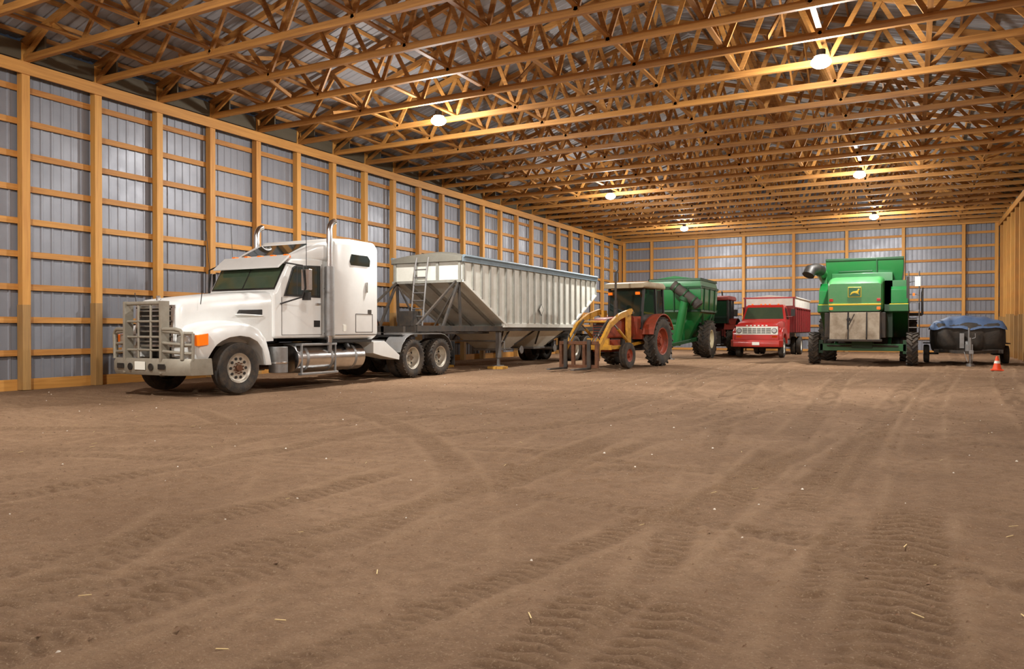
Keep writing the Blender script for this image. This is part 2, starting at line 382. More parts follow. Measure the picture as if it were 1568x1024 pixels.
# ------------------------------------------------------------------ semi truck
T=empty('semi_truck',(-13.13,10.9,0))
def hoodring(y,hw,zt,zb):
    u=[(hw,zb),(hw*1.0,zt-.32),(hw*.985,zt-.14),(hw*.92,zt-.05),(hw*.75,zt-.012),(hw*.35,zt)]
    return [(x,y,z) for x,z in u]+[(-x,y,z) for x,z in u[::-1]]
p=P('hood',WHITE)
p.loft([hoodring(*a) for a in ((-1.0,.58,1.74,.95),(-.97,.62,1.83,.95),(-.88,.66,1.90,.95),(-.3,.73,1.98,.95),(.4,.85,2.06,1.0),(1.12,.97,2.13,1.05))])
p.build(T,angle=50)
p=P('hood_details',[BLACK,CHROME,WHITE])
for s in (1,-1):
    p.prism([(.25,1.62),(.3,1.7),(.85,1.72),(.85,1.60)],s*.80,s*.93,0)
    p.prism([(.2,1.59),(.24,1.62),(.87,1.6),(.87,1.57)],s*.80,s*.95,2)
p.box(-.02,.02,-1.0,-.92,1.86,1.96,1)
p.build(T,.01)
p=P('grille',[BLACK,CHROME])
p.box(-.50,.50,-1.03,-.98,1.0,1.70,0)
for i in range(7): p.box(-.48,.48,-1.05,-1.02,1.04+i*.1,1.075+i*.1,1)
for s in (1,-1): p.box(s*.52-.03,s*.52+.03,-1.06,-.97,.97,1.74,1)
p.box(-.54,.54,-1.06,-.97,1.70,1.77,1); p.box(-.54,.54,-1.06,-.97,.95,1.0,1)
p.build(T,.008)
p=P('fenders',WHITE)
outer=[(-1.0,.72),(-1.02,.95),(-.99,1.20),(-.88,1.34),(-.64,1.41),(-.35,1.45),(0,1.46),(.3,1.42),(.55,1.32),(.74,1.12),(.86,.85),(.95,.55)]
inner=[(-.70,.72),(-.68,.82),(-.63,.92),(-.56,1.0),(-.45,1.07),(-.27,1.14),(0,1.17),(.25,1.14),(.45,1.05),(.6,.9),(.68,.72),(.74,.55)]
for s in (1,-1):
    xo=[1.08,1.14,1.17,1.18,1.19,1.2,1.2,1.2,1.2,1.19,1.17,1.15]
    rings=[]
    for (oy,oz),(iy,iz),x in zip(outer,inner,xo):
        rings.append([(s*.45,oy,oz+.04),(s*(x-.18),oy,oz),(s*(x-.06),oy+(iy-oy)*.08,oz+(iz-oz)*.08),(s*x,oy+(iy-oy)*.3,oz+(iz-oz)*.3),(s*x,iy,iz),(s*.45,iy,iz)])
    p.loft(rings)
p.build(T,angle=50)
p=P('headlights',[LENS,BLACK,AMBER,CHROME])
for s in (1,-1):
    p.box(*sorted((s*.64,s*1.05)),-1.05,-.98,.98,1.2,3)
    for xx in (.74,.94): p.cyl((s*xx,-1.04,1.09),(s*xx,-1.075,1.09),.085,.075,20,0)
    p.prism([(-.99,.98),(-1.01,1.19),(-.78,1.22),(-.78,1.0)],*sorted((s*1.07,s*1.205)),m=2)
p.build(T,.008)
p=P('grille_guard',[GUARD,BLACK,PLATE,STEEL])
p.loft([[(x,y+.1,z) for y,z in ((-1.42+dy,.42),(-1.46+dy,.5),(-1.46+dy,.66),(-1.42+dy,.74),(-1.3+dy,.74),(-1.26+dy,.42))] for x,dy in ((-1.15,.42),(-1.08,.2),(-.82,.04),(0,0),(.82,.04),(1.13,.22),(1.2,.5))],0)
for s in (1,-1):
    p.cyl((s*.3,-1.355,.58),(s*.3,-1.37,.58),.07,m=1); p.box(*sorted((s*.5,s*.7)),-1.362,-1.35,.54,.64,1)
    p.box(*sorted((s*.50,s*.56)),-1.33,-1.14,.45,1.84,0)
    for z in (1.22,1.0,.84): p.tube([(s*.54,-1.28,z+.04),(s*.82,-1.25,z+.02),(s*1.04,-1.14,z),(s*1.12,-1.06,z)],.03,m=0)
    p.tube([(s*.98,-1.2,.72),(s*1.0,-1.2,1.2),(s*.95,-1.21,1.27),(s*.85,-1.25,1.3),(s*.56,-1.29,1.3)],.038,m=0)
    p.tube([(s*1.12,-1.07,.7),(s*1.13,-1.07,1.22)],.03,m=0)
for z in (1.80,1.45,1.15,.9): p.cyl((-.53,-1.26,z),(.53,-1.26,z),.04 if z>1.7 else .024,n=12,m=0)
for x in (-.18,.18): p.cyl((x,-1.26,.74),(x,-1.26,1.8),.024,n=12,m=0)
p.box(-.15,.15,-1.375,-1.362,.52,.68,2)
p.box(-.40,.40,-1.2,-.5,.5,.7,3)
p.build(T,.01)
p=P('cab',WHITE)
p.prism([(1.08,1.1),(1.08,2.08),(1.14,2.13),(1.50,2.76),(1.62,2.86),(2.75,2.95),(2.75,1.1)],-1.03,1.03)
p.build(T,.06,3)
p=P('sleeper',[WHITE,GLASS,DARK,CHROME,PLATE])
p.loft([rrect(1.10,1.12,3.36,.16,2.72),rrect(1.2,1.05,3.43,.16,2.84),rrect(1.21,1.05,3.48,.16,3.5),rrect(1.21,1.05,3.47,.16,4.32),rrect(1.16,1.1,3.40,.14,4.45)],0)
p.loft([rrect(.82,2.86,2.93,.03,1.7),rrect(.95,2.86,3.10,.07,2.05),rrect(1.04,2.86,3.28,.10,2.45),rrect(1.12,2.86,3.38,.15,2.84)],0)
p.prism([(1.80,2.99),(2.40,3.285),(2.42,3.262),(1.82,2.96)],-.72,.72,1)  # thin dark strip across the front of the roof fairing
for s in (1,-1):
    a,b_=sorted((s*1.2,s*1.222))
    p.prism([(3.38,2.84),(3.34,2.92),(3.40,3.10),(4.0,3.10),(4.10,3.0),(4.08,2.84)],a,b_,1)
    for q in ((3.55,4.2,1.22,1.235),(3.55,4.2,1.66,1.675),(3.55,3.565,1.22,1.66),(4.19,4.205,1.22,1.66)): p.box(*sorted((s*1.2,s*1.216)),*q,2)
    p.box(*sorted((s*1.2,s*1.25)),3.92,3.97,2.2,2.45,3); p.box(*sorted((s*1.2,s*1.22)),4.02,4.15,1.68,1.78,2)
    p.box(*sorted((s*1.2,s*1.215)),2.84,4.42,1.16,1.175,2)
p.box(1.2,1.216,3.1,3.2,1.25,1.4,4)
p.build(T,angle=40)
p=P('windscreen',[GLASSG,BLACK])
def wq(x0,x1,t0,t1,off,m):
    a=Vector((0,1.14,2.13));bb=Vector((0,1.50,2.76)); n=Vector((0,-.868,.496))
    q0=a.lerp(bb,t0);q1=a.lerp(bb,t1)
    v=[Vector((x,0,0))+q+n*o for o in (-.02,off) for x,q in ((x0,q0),(x1,q0),(x1,q1),(x0,q1))]
    p.add(v,[(0,1,2,3),(7,6,5,4),(0,1,5,4),(1,2,6,5),(2,3,7,6),(3,0,4,7)],m)
wq(-.97,.97,.04,.97,.006,1); wq(-.93,-.02,.1,.93,.014,0); wq(.02,.93,.1,.93,.014,0)
p.build(T)
p=P('visor',[WHITE,AMBER])
p.prism([(1.22,2.66),(1.24,2.63),(1.5,2.83),(1.6,2.92),(1.55,2.93)],-1.0,1.0,0)
for x in (-.8,-.4,0,.4,.8): p.prism([(1.6,2.9),(1.64,2.97),(1.74,2.97),(1.78,2.9)],x-.05,x+.05,1)
p.build(T,.008)
p=P('doors',[WHITE,GLASS,DARK,CHROME,BLACK])
for s in (1,-1):
    f=lambda a,b_:sorted((s*a,s*b_))
    p.prism([(1.36,2.02),(1.62,2.66),(1.72,2.72),(2.52,2.76),(2.52,2.02)],*f(1.02,1.04),m=4)
    p.prism([(1.42,2.06),(1.66,2.64),(1.73,2.68),(2.47,2.72),(2.47,2.06)],*f(1.02,1.048),m=1)
    p.box(*f(1.04,1.052),1.74,1.76,2.06,2.7,4)
    for q in ((1.3,1.312,1.18,2.0),(2.56,2.572,1.18,2.8),(1.3,2.57,1.17,1.182)): p.box(*f(1.02,1.036),*q,2)
    p.box(*f(1.03,1.075),2.35,2.5,1.86,1.9,3); p.box(*f(1.025,1.04),2.3,2.5,1.35,1.5,4)
    p.tube([(s*1.04,2.63,1.2),(s*1.12,2.63,1.25),(s*1.12,2.63,2.2),(s*1.04,2.63,2.25)],.015,m=3)
    p.tube([(s*1.03,1.4,2.75),(s*1.45,1.5,2.68),(s*1.5,1.52,2.2),(s*1.45,1.5,2.0),(s*1.04,1.25,1.85)],.018,m=4)
    p.box(*f(1.38,1.60),1.53,1.63,2.15,2.6,3); p.box(*f(1.40,1.58),1.625,1.638,2.17,2.58,1)
    p.box(*f(1.4,1.58),1.53,1.62,1.93,2.1,4)
    p.tube([(s*.95,-.75,1.78),(s*1.0,-.75,2.05)],.008,m=4)
p.build(T,.008)
p=P('exhaust_stacks',[CHROME,STEEL])
for s in (1,-1):
    x=s*1.16
    p.cyl((x,2.68,1.0),(x,2.68,3.35),.065,m=0); p.cyl((x,2.68,1.15),(x,2.68,2.75),.11,n=24,m=1)
    p.tube([(x,2.68,3.3),(x,2.68,3.6),(x,2.71,3.7),(x,2.77,3.78),(x,2.86,3.82)],.07,16,0)
    p.beam((s*1.0,2.7,2.6),(x,2.68,2.6),.05,.05,1); p.tube([(x,2.68,1.0),(x,2.68,.8),(s*.9,2.65,.7)],.06,m=1)
p.build(T,0)
p=P('chassis',[DARK,STEEL,BLACK,CHROME,REDL])
for s in (1,-1):
    p.box(s*.43-.045,s*.43+.045,-.8,8.1,.72,.98,0)
p.box(-.4,.4,-.7,1.2,.55,1.2,0); p.box(-.35,.35,1.2,3,.5,.9,0)
for y in (.0,3.2,5.2,8.05): p.box(-.42,.42,y-.05,y+.05,.75,.95,0)
p.cyl((-1.0,0,.52),(1.0,0,.52),.06,m=0)
for y in (6.0,7.35):
    p.cyl((-1.0,y,.52),(1.0,y,.52),.09,m=0); p.ball((0,y,.55),.2,.25,.22,0)
p.prism([(-.45,6.2),(.45,6.2),(.48,6.7),(.4,7.3),(.1,7.4),(.05,6.9),(-.05,6.9),(-.1,7.4),(-.4,7.3),(-.48,6.7)],1.08,1.14,1,'z')
p.box(-.4,.4,6.5,6.9,.98,1.09,0)
p.tube([(.2,4.5,1.5),(.3,4.9,1.15),(.25,5.3,1.2),(.2,5.6,1.7),(.1,5.9,1.4)],.02,m=2)
p.tube([(-.1,4.5,1.6),(-.2,5.0,1.2),(0,5.5,1.3),(.05,5.9,1.5)],.02,m=4)
p.box(-.45,.45,4.7,5.9,.99,1.01,1)
p.build(T,.01)
p=P('fuel_tanks',[CHROME,STEEL,BLACK,DARK])
for s in (1,-1):
    p.cyl((s*.88,1.65,.64),(s*.88,3.95,.64),.315,n=36,m=0)
    for y in (1.95,2.75,3.6): p.cyl((s*.88,y-.04,.64),(s*.88,y+.04,.64),.325,n=36,m=1)
    p.box(*sorted((s*.62,s*1.2)),1.75,2.9,.93,.98,1); p.box(*sorted((s*1.12,s*1.24)),1.7,2.9,.28,.33,1)
    p.box(*sorted((s*.55,s*1.19)),2.75,4.2,.985,1.05,2)
    for y in (1.75,2.85): p.beam((s*1.18,y,.3),(s*1.18,y,.95),.05,.04,1)
    p.cyl((s*.98,1.25,.36),(s*.98,1.25,.92),.2,n=24,m=1); p.cyl((s*.98,1.25,.55),(s*.98,1.25,.6),.207,n=24,m=0)
    p.cyl((s*1.19,3.3,.85),(s*1.1,3.3,.98),.06,n=14,m=2)
p.build(T,.01)
p=P('quarter_fenders',[WHITE,STEEL,BLACK])
for s in (1,-1):
    a,b_=sorted((s*.6,s*1.2))
    p.prism([(4.25,.98),(4.7,1.0),(5.35,.62),(5.33,.5),(4.6,.62),(4.25,.7)],a,b_,0)
    p.box(a,b_,8.05,8.07,.25,.95,2)
    arc=[(6.0+.64*M.cos(M.radians(t)),.54+.64*M.sin(M.radians(t))) for t in (165,145,125,105,90)]+[(7.35+.64*M.cos(M.radians(t)),.54+.64*M.sin(M.radians(t))) for t in (90,75,55,35,15)]
    arc2=[(y,z-.02) for y,z in arc]
    p.arch(arc,arc2,a,b_,1)
p.build(T,.01)
wh=P('wheels',[RUB,ALU,BLACK,CHROME,RUST])
for s in (1,-1):
    tyre(wh,(s*1.06,0,.52),.52,.29,.30); rim(wh,(s*1.06,0,.52),.29,.30,s,.03,1,2,10,mh=4)
    for y in (6.0,7.35):
        tyre(wh,(s*1.07,y,.52),.52,.26,.30,lugs=30,lw=.03,lh=.014); rim(wh,(s*1.07,y,.52),.26,.30,s,.17,1,2,8,mh=3)
        tyre(wh,(s*.76,y,.52),.52,.26,.30)
wh.build(T)
p=P('antennas',[BLACK])
for s in (1,-1): p.cyl((s*1.5,1.56,2.6),(s*1.55,1.5,3.6),.007,n=6)
p.cyl((-.9,1.7,2.85),(-.95,1.7,3.7),.006,n=6)
p.build(T)
# ------------------------------------------------------------------ hopper trailer
T=empty('grain_trailer',(-13.27,19.5,0)); Ln=10.9
ZT=3.46
p=P('bin_sides',[CREAM,RIB,RAIL,DARK])
for s in (1,-1):
    a,b_=sorted((s*1.22,s*1.26))
    p.prism([(0,ZT),(0,2.78),(2.75,1.48),(Ln-2.6,1.48),(Ln,2.78),(Ln,ZT)],a,b_,0)
    n=20
    for i in range(n+1):
        y=.06+i*(Ln-.12)/n; zb=1.5
        if y<2.75: zb=2.78-(y)*1.3/2.75
        if y>Ln-2.6: zb=1.48+(y-Ln+2.6)*.5
        p.box(*sorted((s*1.26,s*1.31)),y-.04,y+.04,zb,ZT-.1,1)
    p.box(*sorted((s*1.24,s*1.34)),-.05,Ln+.05,ZT-.12,ZT+.02,2)
    p.cyl((s*1.33,-.02,ZT+.05),(s*1.33,Ln,ZT+.05),.05,n=12,m=2)
    p.beam((s*1.27,0,2.76),(s*1.27,2.75,1.46),.08,.08,0); p.beam((s*1.27,Ln,2.76),(s*1.27,Ln-2.6,1.46),.08,.08,0)
    p.box(*sorted((s*1.2,s*1.3)),2.6,Ln-2.5,1.36,1.5,0)
p.prism([(5.2,2.0),(5.4,2.22),(5.6,2.0),(5.4,1.78)],1.315,1.325,3)
p.prism([(5.24,2.0),(5.4,2.18),(5.56,2.0),(5.4,1.82)],1.32,1.33,0)
p.build(T,.006)
p=P('bin_ends',[CREAM,RIB,TARPG,DARK])
p.box(-1.22,1.22,0,.05,2.8,ZT); p.box(-1.22,1.22,Ln-.05,Ln,2.78,ZT)
p.add([(-1.22,0,2.8),(1.22,0,2.8),(1.22,2.9,1.4),(-1.22,2.9,1.4)],[(0,1,2,3)],0)
p.add([(-1.22,Ln,2.8),(1.22,Ln,2.8),(1.22,Ln-2.7,1.4),(-1.22,Ln-2.7,1.4)],[(0,1,2,3)],0)
for x in (-1.2,-.4,.4,1.2): p.box(x-.04,x+.04,-.06,.0,2.76,ZT-.06,1)
for x in (-.8,0,.8): p.beam((x,0,2.74),(x,2.8,1.4),.06,.1,1)
p.box(-1.28,1.28,-.08,.02,ZT-.1,ZT+.02,1); p.box(-1.28,1.28,-.08,.0,2.72,2.8,1)
rings=[]
for y in np.linspace(-.1,Ln+.05,16):
    e=.02*math.sin(y*3.4); k=1 if .3<y<Ln-.3 else .55
    rings.append([(x,y,ZT+.03+(.24*k+e)*(1-(x/1.3)**2)) for x in np.linspace(-1.3,1.3,9)]+[(1.3,y,ZT-.1),(-1.3,y,ZT-.1)] )
p.loft(rings,2)
p.build(T)
p=P('trailer_frame',[DARK,STEEL,RUST,CREAM,REDL,AMBER])
for s in (1,-1):
    p.box(s*.5-.05,s*.5+.05,-2.9,2.9,1.15,1.38,0); p.box(*sorted((s*1.12,s*1.24)),-2.3,Ln+.2,1.24,1.4,0)
    for yy in (.1,-.9): p.beam((s*1.15,yy,1.35),(s*1.15,.0,2.76),.07,.07,0)
    p.beam((s*1.15,-2.2,1.4),(s*1.1,-.1,2.75),.06,.06,0)
    p.beam((s*1.15,0,2.75),(s*.3,-.05,1.4),.05,.05,0)
    p.box(s*.5-.05,s*.5+.05,Ln-3.1,Ln+.2,.95,1.25,0)
    p.box(*sorted((s*1.0,s*1.14)),2.55,2.7,.35,1.3,1); p.box(*sorted((s*1.03,s*1.11)),2.58,2.67,.08,.4,1); p.box(*sorted((s*.93,s*1.2)),2.47,2.78,.07,.1,1)
    p.beam((s*1.07,2.65,.6),(s*1.0,3.5,1.25),.05,.05,0); p.box(*sorted((s*1.2,s*1.22)),-2.2,-2.0,1.27,1.35,5)
for y in (-2.85,-2.3,-1.2,0,1.3,2.5,Ln-2.6,Ln,Ln+.2): p.box(-1.2,1.2,y-.05,y+.05,1.22,1.38,0)
p.box(-1.1,1.1,-2.9,-1.5,1.15,1.2,1); p.cyl((-1.1,2.62,.9),(1.1,2.62,.9),.03,n=8,m=1)
p.tube([(1.15,2.62,.9),(1.3,2.62,.9),(1.3,2.62,.65),(1.4,2.62,.65)],.015,m=1)
p.box(-.55,-.1,-.7,-.2,1.4,1.85,0)
p.box(-1.2,1.2,Ln+.15,Ln+.22,.5,.6,3); p.box(-1.22,-.62,Ln-.2,Ln-.18,.3,1.1,0); p.box(.62,1.22,Ln-.2,Ln-.18,.3,1.1,0)
p.build(T,.008)
p=P('hopper_chutes',[CREAM,STEEL,DARK])
for y0,y1 in ((2.75,5.5),(5.55,8.3)):
    ym=(y0+y1)/2
    p.loft([[(-1.2,y0,1.42),(1.2,y0,1.42),(1.2,y1,1.42),(-1.2,y1,1.42)],[(-.45,ym-.45,.62),(.45,ym-.45,.62),(.45,ym+.45,.62),(-.45,ym+.45,.62)]],0)
    p.box(-.5,.5,ym-.5,ym+.5,.55,.62,1); p.beam((.55,ym,.58),(1.15,ym,.58),.03,.03,1); p.cyl((1.15,ym,.58),(1.18,ym,.58),.14,n=16,m=1)
    for yy in (y0,y1): p.beam((1.22,yy,1.4),(.6,ym+(yy-ym)*.4,.75),.05,.05,2)
p.build(T,.01)
p=P('ladder',[STEEL])
for x in (-.32,.12): p.tube([(x,-.45,1.35),(x,-.18,3.2),(x,-.1,3.5),(x,.05,3.58)],.028,8)
for i in range(8):
    t=i/7.5; p.cyl((-.32,-.44+.26*t,1.45+1.8*t),(.12,-.44+.26*t,1.45+1.8*t),.02,n=8)
p.build(T)
wh=P('wheels',[RUB,ALU,BLACK,STEEL])
for y in (Ln-2.0,Ln-.75):
    wh.cyl((-.9,y,.52),(.9,y,.52),.07,m=3)
    for s in (1,-1):
        tyre(wh,(s*1.09,y,.52),.52,.26,.30); rim(wh,(s*1.09,y,.52),.26,.30,s,.17,1,2,8)
        tyre(wh,(s*.78,y,.52),.52,.26,.30)
wh.build(T)
p=P('axle_hangers',DARK)
for s in (1,-1):
    for y in (Ln-2.0,Ln-.75,Ln-1.4): p.box(s*.5-.06,s*.5+.06,y-.1,y+.1,.5,1.0)
p.build(T)
for s in (1,-1):
    p=P('jack_pad_block',BLOCK); p.box(-.22,.22,-.16,.16,-.03,.065); p.box(-.3,.0,-.24,-.17,-.03,.06); p.box(-.27,.25,.17,.24,-.03,.05)
    o=p.build(T,.006); o.location=(s*1.07,2.62,0.005); o.rotation_euler=(0,0,.1)
# ------------------------------------------------------------------ tractors
def tractor(name,loc,rz,body,rimm,roof,loader):
    T=empty(name,loc,rz)
    p=P('engine_hood',[body,BLACK,STEEL,DARK])
    p.loft([rrect(.30,1.0,1.62,.06,-2.75),rrect(.33,1.0,1.68,.08,-2.6),rrect(.36,1.0,1.78,.1,-.95)],0)
    p.box(-.27,.27,-2.78,-2.74,1.06,1.56,1)
    for i in range(5): p.box(-.26,.26,-2.795,-2.77,1.12+i*.09,1.14+i*.09,0)
    for s in (1,-1): p.cyl((s*.2,-2.76,1.5),(s*.2,-2.8,1.5),.06,n=14,m=2)
    p.box(-.25,.25,-2.5,-.9,.62,1.05,3); p.box(-.3,.3,-1.0,.4,.55,1.2,3); p.cyl((-.75,0,.87),(.75,0,.87),.14,m=3)
    p.box(-.3,.3,-2.75,-1.9,.55,.95,0); p.cyl((-.6,-2.2,.44),(.6,-2.2,.44),.06,m=3); p.box(-.1,.1,-2.3,-2.1,.4,.7,3)
    p.cyl((.12,-1.9,1.7),(.12,-1.9,2.0),.07,m=3); p.tube([(.12,-1.9,2.0),(.12,-1.9,3.1),(.12,-1.85,3.25),(.12,-1.75,3.3)],.04,m=3)
    p.cyl((-.12,-1.4,1.7),(-.12,-1.4,2.3),.08,m=3)
    p.build(T,.01)
    p=P('cab',[BLACK,GLASS,roof,body,AMBER])
    for s in (1,-1):
        p.beam((s*.62,-.95,1.25),(s*.66,-.8,2.75),.08,.08); p.beam((s*.78,.0,1.55),(s*.72,.0,2.75),.07,.07); p.beam((s*.72,.75,1.6),(s*.7,.7,2.75),.09,.09)
        p.add([(s*.63,-.93,1.3),(s*.78,0,1.6),(s*.72,0,2.7),(s*.66,-.82,2.7)],[(0,1,2,3)],1)
        p.add([(s*.78,0,1.6),(s*.72,.73,1.6),(s*.7,.7,2.7),(s*.72,0,2.7)],[(0,1,2,3)],1)
        p.box(*sorted((s*.3,s*.66)),-1.0,.2,.95,1.3,3)
        oo=[(.0+.98*M.cos(M.radians(t)),.87+.98*M.sin(M.radians(t))) for t in range(25,166,14)]
        ii=[(.0+.94*M.cos(M.radians(t)),.87+.94*M.sin(M.radians(t))) for t in range(25,166,14)]
        p.arch(oo,ii,*sorted((s*.55,s*1.08)),m=3)
        p.box(*sorted((s*.55,s*.6)),-.7,.7,.9,1.75,3)
        p.box(*sorted((s*.45,s*.6)),-1.06,-.98,2.5,2.6,4)
    p.add([(-.63,-.95,1.75),(.63,-.95,1.75),(.66,-.8,2.7),(-.66,-.8,2.7)],[(0,1,2,3)],1)
    p.add([(-.72,.75,1.6),(.72,.75,1.6),(.7,.7,2.7),(-.7,.7,2.7)],[(0,1,2,3)],1)
    p.box(-.62,.62,-.98,-.9,1.25,1.75,3)
    p.loft([rrect(.78,2.74,2.9,.06,-1.05),rrect(.82,2.74,2.96,.08,-.7),rrect(.82,2.74,2.96,.08,.6),rrect(.76,2.74,2.9,.06,.85)],2)
    p.build(T,.01)
    wh=P('wheels',[RUB,rimm,BLACK,STEEL])
    for s in (1,-1):
        tyre(wh,(s*.86,0,.87),.87,.42,.48,lugs=22,lw=.06,lh=.045); rim(wh,(s*.86,0,.87),.42,.48,s,.14,1,2,0)
        tyre(wh,(s*.70,-2.2,.43),.43,.24,.22); rim(wh,(s*.70,-2.2,.43),.24,.22,s,.04,1,2,0,nuts=6)
    wh.build(T)
    if loader:
        p=P('front_loader',[LYEL,STEEL,RUST,DARK])
        for s in (1,-1):
            p.box(s*.46-.05,s*.46+.05,-1.75,-1.5,.6,1.95,0)
            p.beam((s*.46,-1.6,.7),(s*.46,-3.0,.7),.09,.12,0)
            p.beam((s*.46,-1.62,.75),(s*.46,-.4,.85),.08,.1,0)
            p.prism([(-1.72,2.0),(-1.55,1.86),(-2.6,1.62),(-3.25,1.35),(-4.0,.62),(-4.02,.38),(-4.15,.42),(-4.14,.72),(-3.3,1.52),(-2.6,1.82)],s*.6-.05,s*.6+.05,0)
            p.cyl((s*.48,-1.65,1.86),(s*.66,-1.65,1.86),.05,m=3)
            p.cyl((s*.6,-1.9,.85),(s*.6,-2.7,1.3),.05,m=0); p.cyl((s*.6,-2.7,1.3),(s*.6,-3.05,1.48),.028,m=1)
            p.cyl((s*.46,-3.1,1.6),(s*.46,-3.75,1.15),.04,m=3); p.cyl((s*.46,-3.75,1.15),(s*.46,-4.12,.85),.022,m=1)
            p.box(s*.46-.04,s*.46+.04,-1.7,-1.6,.6,1.0,3)
        p.cyl((-.6,-3.75,.85),(.6,-3.75,.85),.06,m=0); p.cyl((-.6,-2.9,1.55),(.6,-2.9,1.55),.04,m=0)
        p.box(-.52,.52,-3.05,-2.95,.62,.78,0); p.box(-.4,.4,-3.0,-2.9,.78,1.0,0)
        p.box(-.68,.68,-4.3,-4.2,.82,.92,2); p.box(-.68,.68,-4.3,-4.2,.08,.18,2)
        for x in (-.64,-.2,.2,.64): p.box(x-.05,x+.05,-4.29,-4.18,.08,.92,2)
        for x in (-.42,.42):
            p.box(x-.06,x+.06,-4.38,-4.32,.05,.98,3)
            p.prism([(-4.32,.04),(-4.32,.11),(-5.35,.09),(-5.45,.065),(-5.35,.05)],x-.06,x+.06,3)
            p.box(x-.04,x+.04,-4.33,-4.29,.82,.97,3)
        for s in (1,-1): p.box(s*.62-.03,s*.62+.03,-4.22,-4.05,.3,.85,2); p.tube([(s*.55,-3.8,.9),(s*.5,-4.0,1.15),(s*.45,-4.22,.9)],.02,m=3)
        p.build(T,.008)
    return T
tractor('loader_tractor',(-8.85,26.4,0),-6.5,ORG,ORG,mat('cab_roof_tan',C(172,158,130),.6,0,.4),True)
tractor('farm_tractor',(-8.8,38.9,0),180,TREDR,TREDR,TREDR,False)
# ------------------------------------------------------------------ grain cart
T=empty('grain_cart',(-9.4,34.8,0))
p=P('cart_bin',[GREEN,DGREEN,TARPK])
def rr(hx,hy,z,cy=0): return [(-hx,-hy+cy,z),(hx,-hy+cy,z),(hx,hy+cy,z),(-hx,hy+cy,z)]
p.loft([rr(.35,.5,.75),rr(1.18,1.5,2.1),rr(1.22,1.6,3.15),rr(1.15,1.5,3.5)],0)
for z,a,b_ in ((2.12,1.21,1.53),(3.15,1.25,1.63),(3.5,1.19,1.54)):
    p.box(-a,a,-b_,-b_+.06,z-.05,z+.05,1); p.box(-a,a,b_-.06,b_,z-.05,z+.05,1)
    for s in (1,-1): p.box(*sorted((s*a,s*(a-.06))),-b_,b_,z-.05,z+.05,1)
for x in (-.65,0,.65): p.beam((x,-1.53,2.1),(x,-1.62,3.15),.06,.05,1)
for y in (-1,0,1): p.beam((1.2,y,2.1),(1.24,y,3.15),.05,.06,1)
p.prism([(-1.15,3.5),(0,3.68),(1.15,3.5)],-1.5,1.5,0,'y')
p.build(T,.02)
p=P('unload_auger',[GREEN,TARPK,DGREEN,LYEL])
p.cyl((.2,-1.9,.6),(.6,-1.9,2.6),.19,m=0); p.cyl((.05,-1.9,3.25),(1.15,-1.9,2.4),.23,.2,20,1); p.cyl((1.1,-1.9,2.42),(1.2,-1.9,2.3),.24,.22,20,1)
for t in (.15,.5,.85): c0=Vector((.05,-1.9,3.25)).lerp(Vector((1.15,-1.9,2.4)),t); d=Vector((1.1,0,-.85)).normalized()*.03; p.cyl(c0-d,c0+d,.245,n=20,m=2)
p.cyl((.55,-1.9,2.55),(.62,-1.9,2.7),.24,m=2)
p.build(T,.01)
p=P('cart_frame',[DGREEN,GREEN,BLACK,STEEL])
for s in (1,-1):
    p.beam((s*.9,-.2,.9),(s*.2,-3.0,.6),.12,.15,0); p.beam((s*.95,0,.85),(s*1.1,-.9,2.1),.1,.1,0); p.beam((s*.95,0,.85),(s*1.1,.9,2.1),.1,.1,0)
    p.beam((s*.9,-.3,.9),(s*.9,1.4,.9),.12,.15,0); p.cyl((s*.9,1.4,.9),(s*1.1,1.4,2.1),.05,m=0)
p.cyl((-.95,0,.85),(.95,0,.85),.1,m=0); p.beam((0,-2.8,.6),(0,-3.5,.5),.15,.12,0)
p.cyl((0.25,-2.9,.05),(0.25,-2.9,.95),.045,m=3); p.box(.12,.38,-3.03,-2.77,.0,.04,3)
p.box(-.5,.4,-1.5,-1.2,.8,1.5,1)
p.build(T,.01)
wh=P('wheels',[RUB,mat('cart_rim',C(215,205,170),.5,0,.5),BLACK,STEEL])
for s in (1,-1):
    tyre(wh,(s*1.12,0,.85),.85,.5,.42,lugs=20,lw=.07,lh=.04); rim(wh,(s*1.12,0,.85),.5,.42,s,.12,1,2,0)
wh.build(T)
# ------------------------------------------------------------------ red grain truck
T=empty('grain_truck',(-6.25,36.6,0))
p=P('hood',[RED])
p.loft([hoodring(*a) for a in ((-.92,.88,1.50,.9),(-.86,.93,1.60,.85),(-.4,.97,1.68,.85),(.5,.98,1.74,.85),(.85,.98,1.76,.85))])
p.build(T,.01,angle=50)
p=P('front_fenders',[RED])
oo=[(-.85,.62),(-.92,.9),(-.86,1.2),(-.6,1.35),(0,1.38),(.5,1.3),(.75,1.1),(.85,.62)]; ii=[(-.58,.62),(-.56,.75),(-.5,.9),(-.35,1.03),(0,1.1),(.35,1.03),(.52,.85),(.58,.62)]
for s in (1,-1): p.arch(oo,ii,*sorted((s*.7,s*1.1)))
p.build(T,.04,3)
p=P('grille',[PLATE,BLACK,LENS,AMBER,STEEL,RED])
p.box(-.92,.92,-.99,-.9,1.05,1.42,0)
p.box(-.62,.62,-1.0,-.98,1.10,1.37,1)
for i in range(4): p.box(-.62,.62,-1.015,-.99,1.12+i*.07,1.15+i*.07,0)
for x in (-.4,-.2,0,.2,.4): p.box(x-.012,x+.012,-1.012,-.99,1.1,1.37,0)
for s in (1,-1):
    p.cyl((s*.77,-.98,1.235),(s*.77,-1.03,1.235),.115,m=1,n=24); p.cyl((s*.77,-1.02,1.235),(s*.77,-1.045,1.235),.095,m=2,n=24)
    p.box(*sorted((s*.66,s*.9)),-.98,-.93,.92,1.0,3)
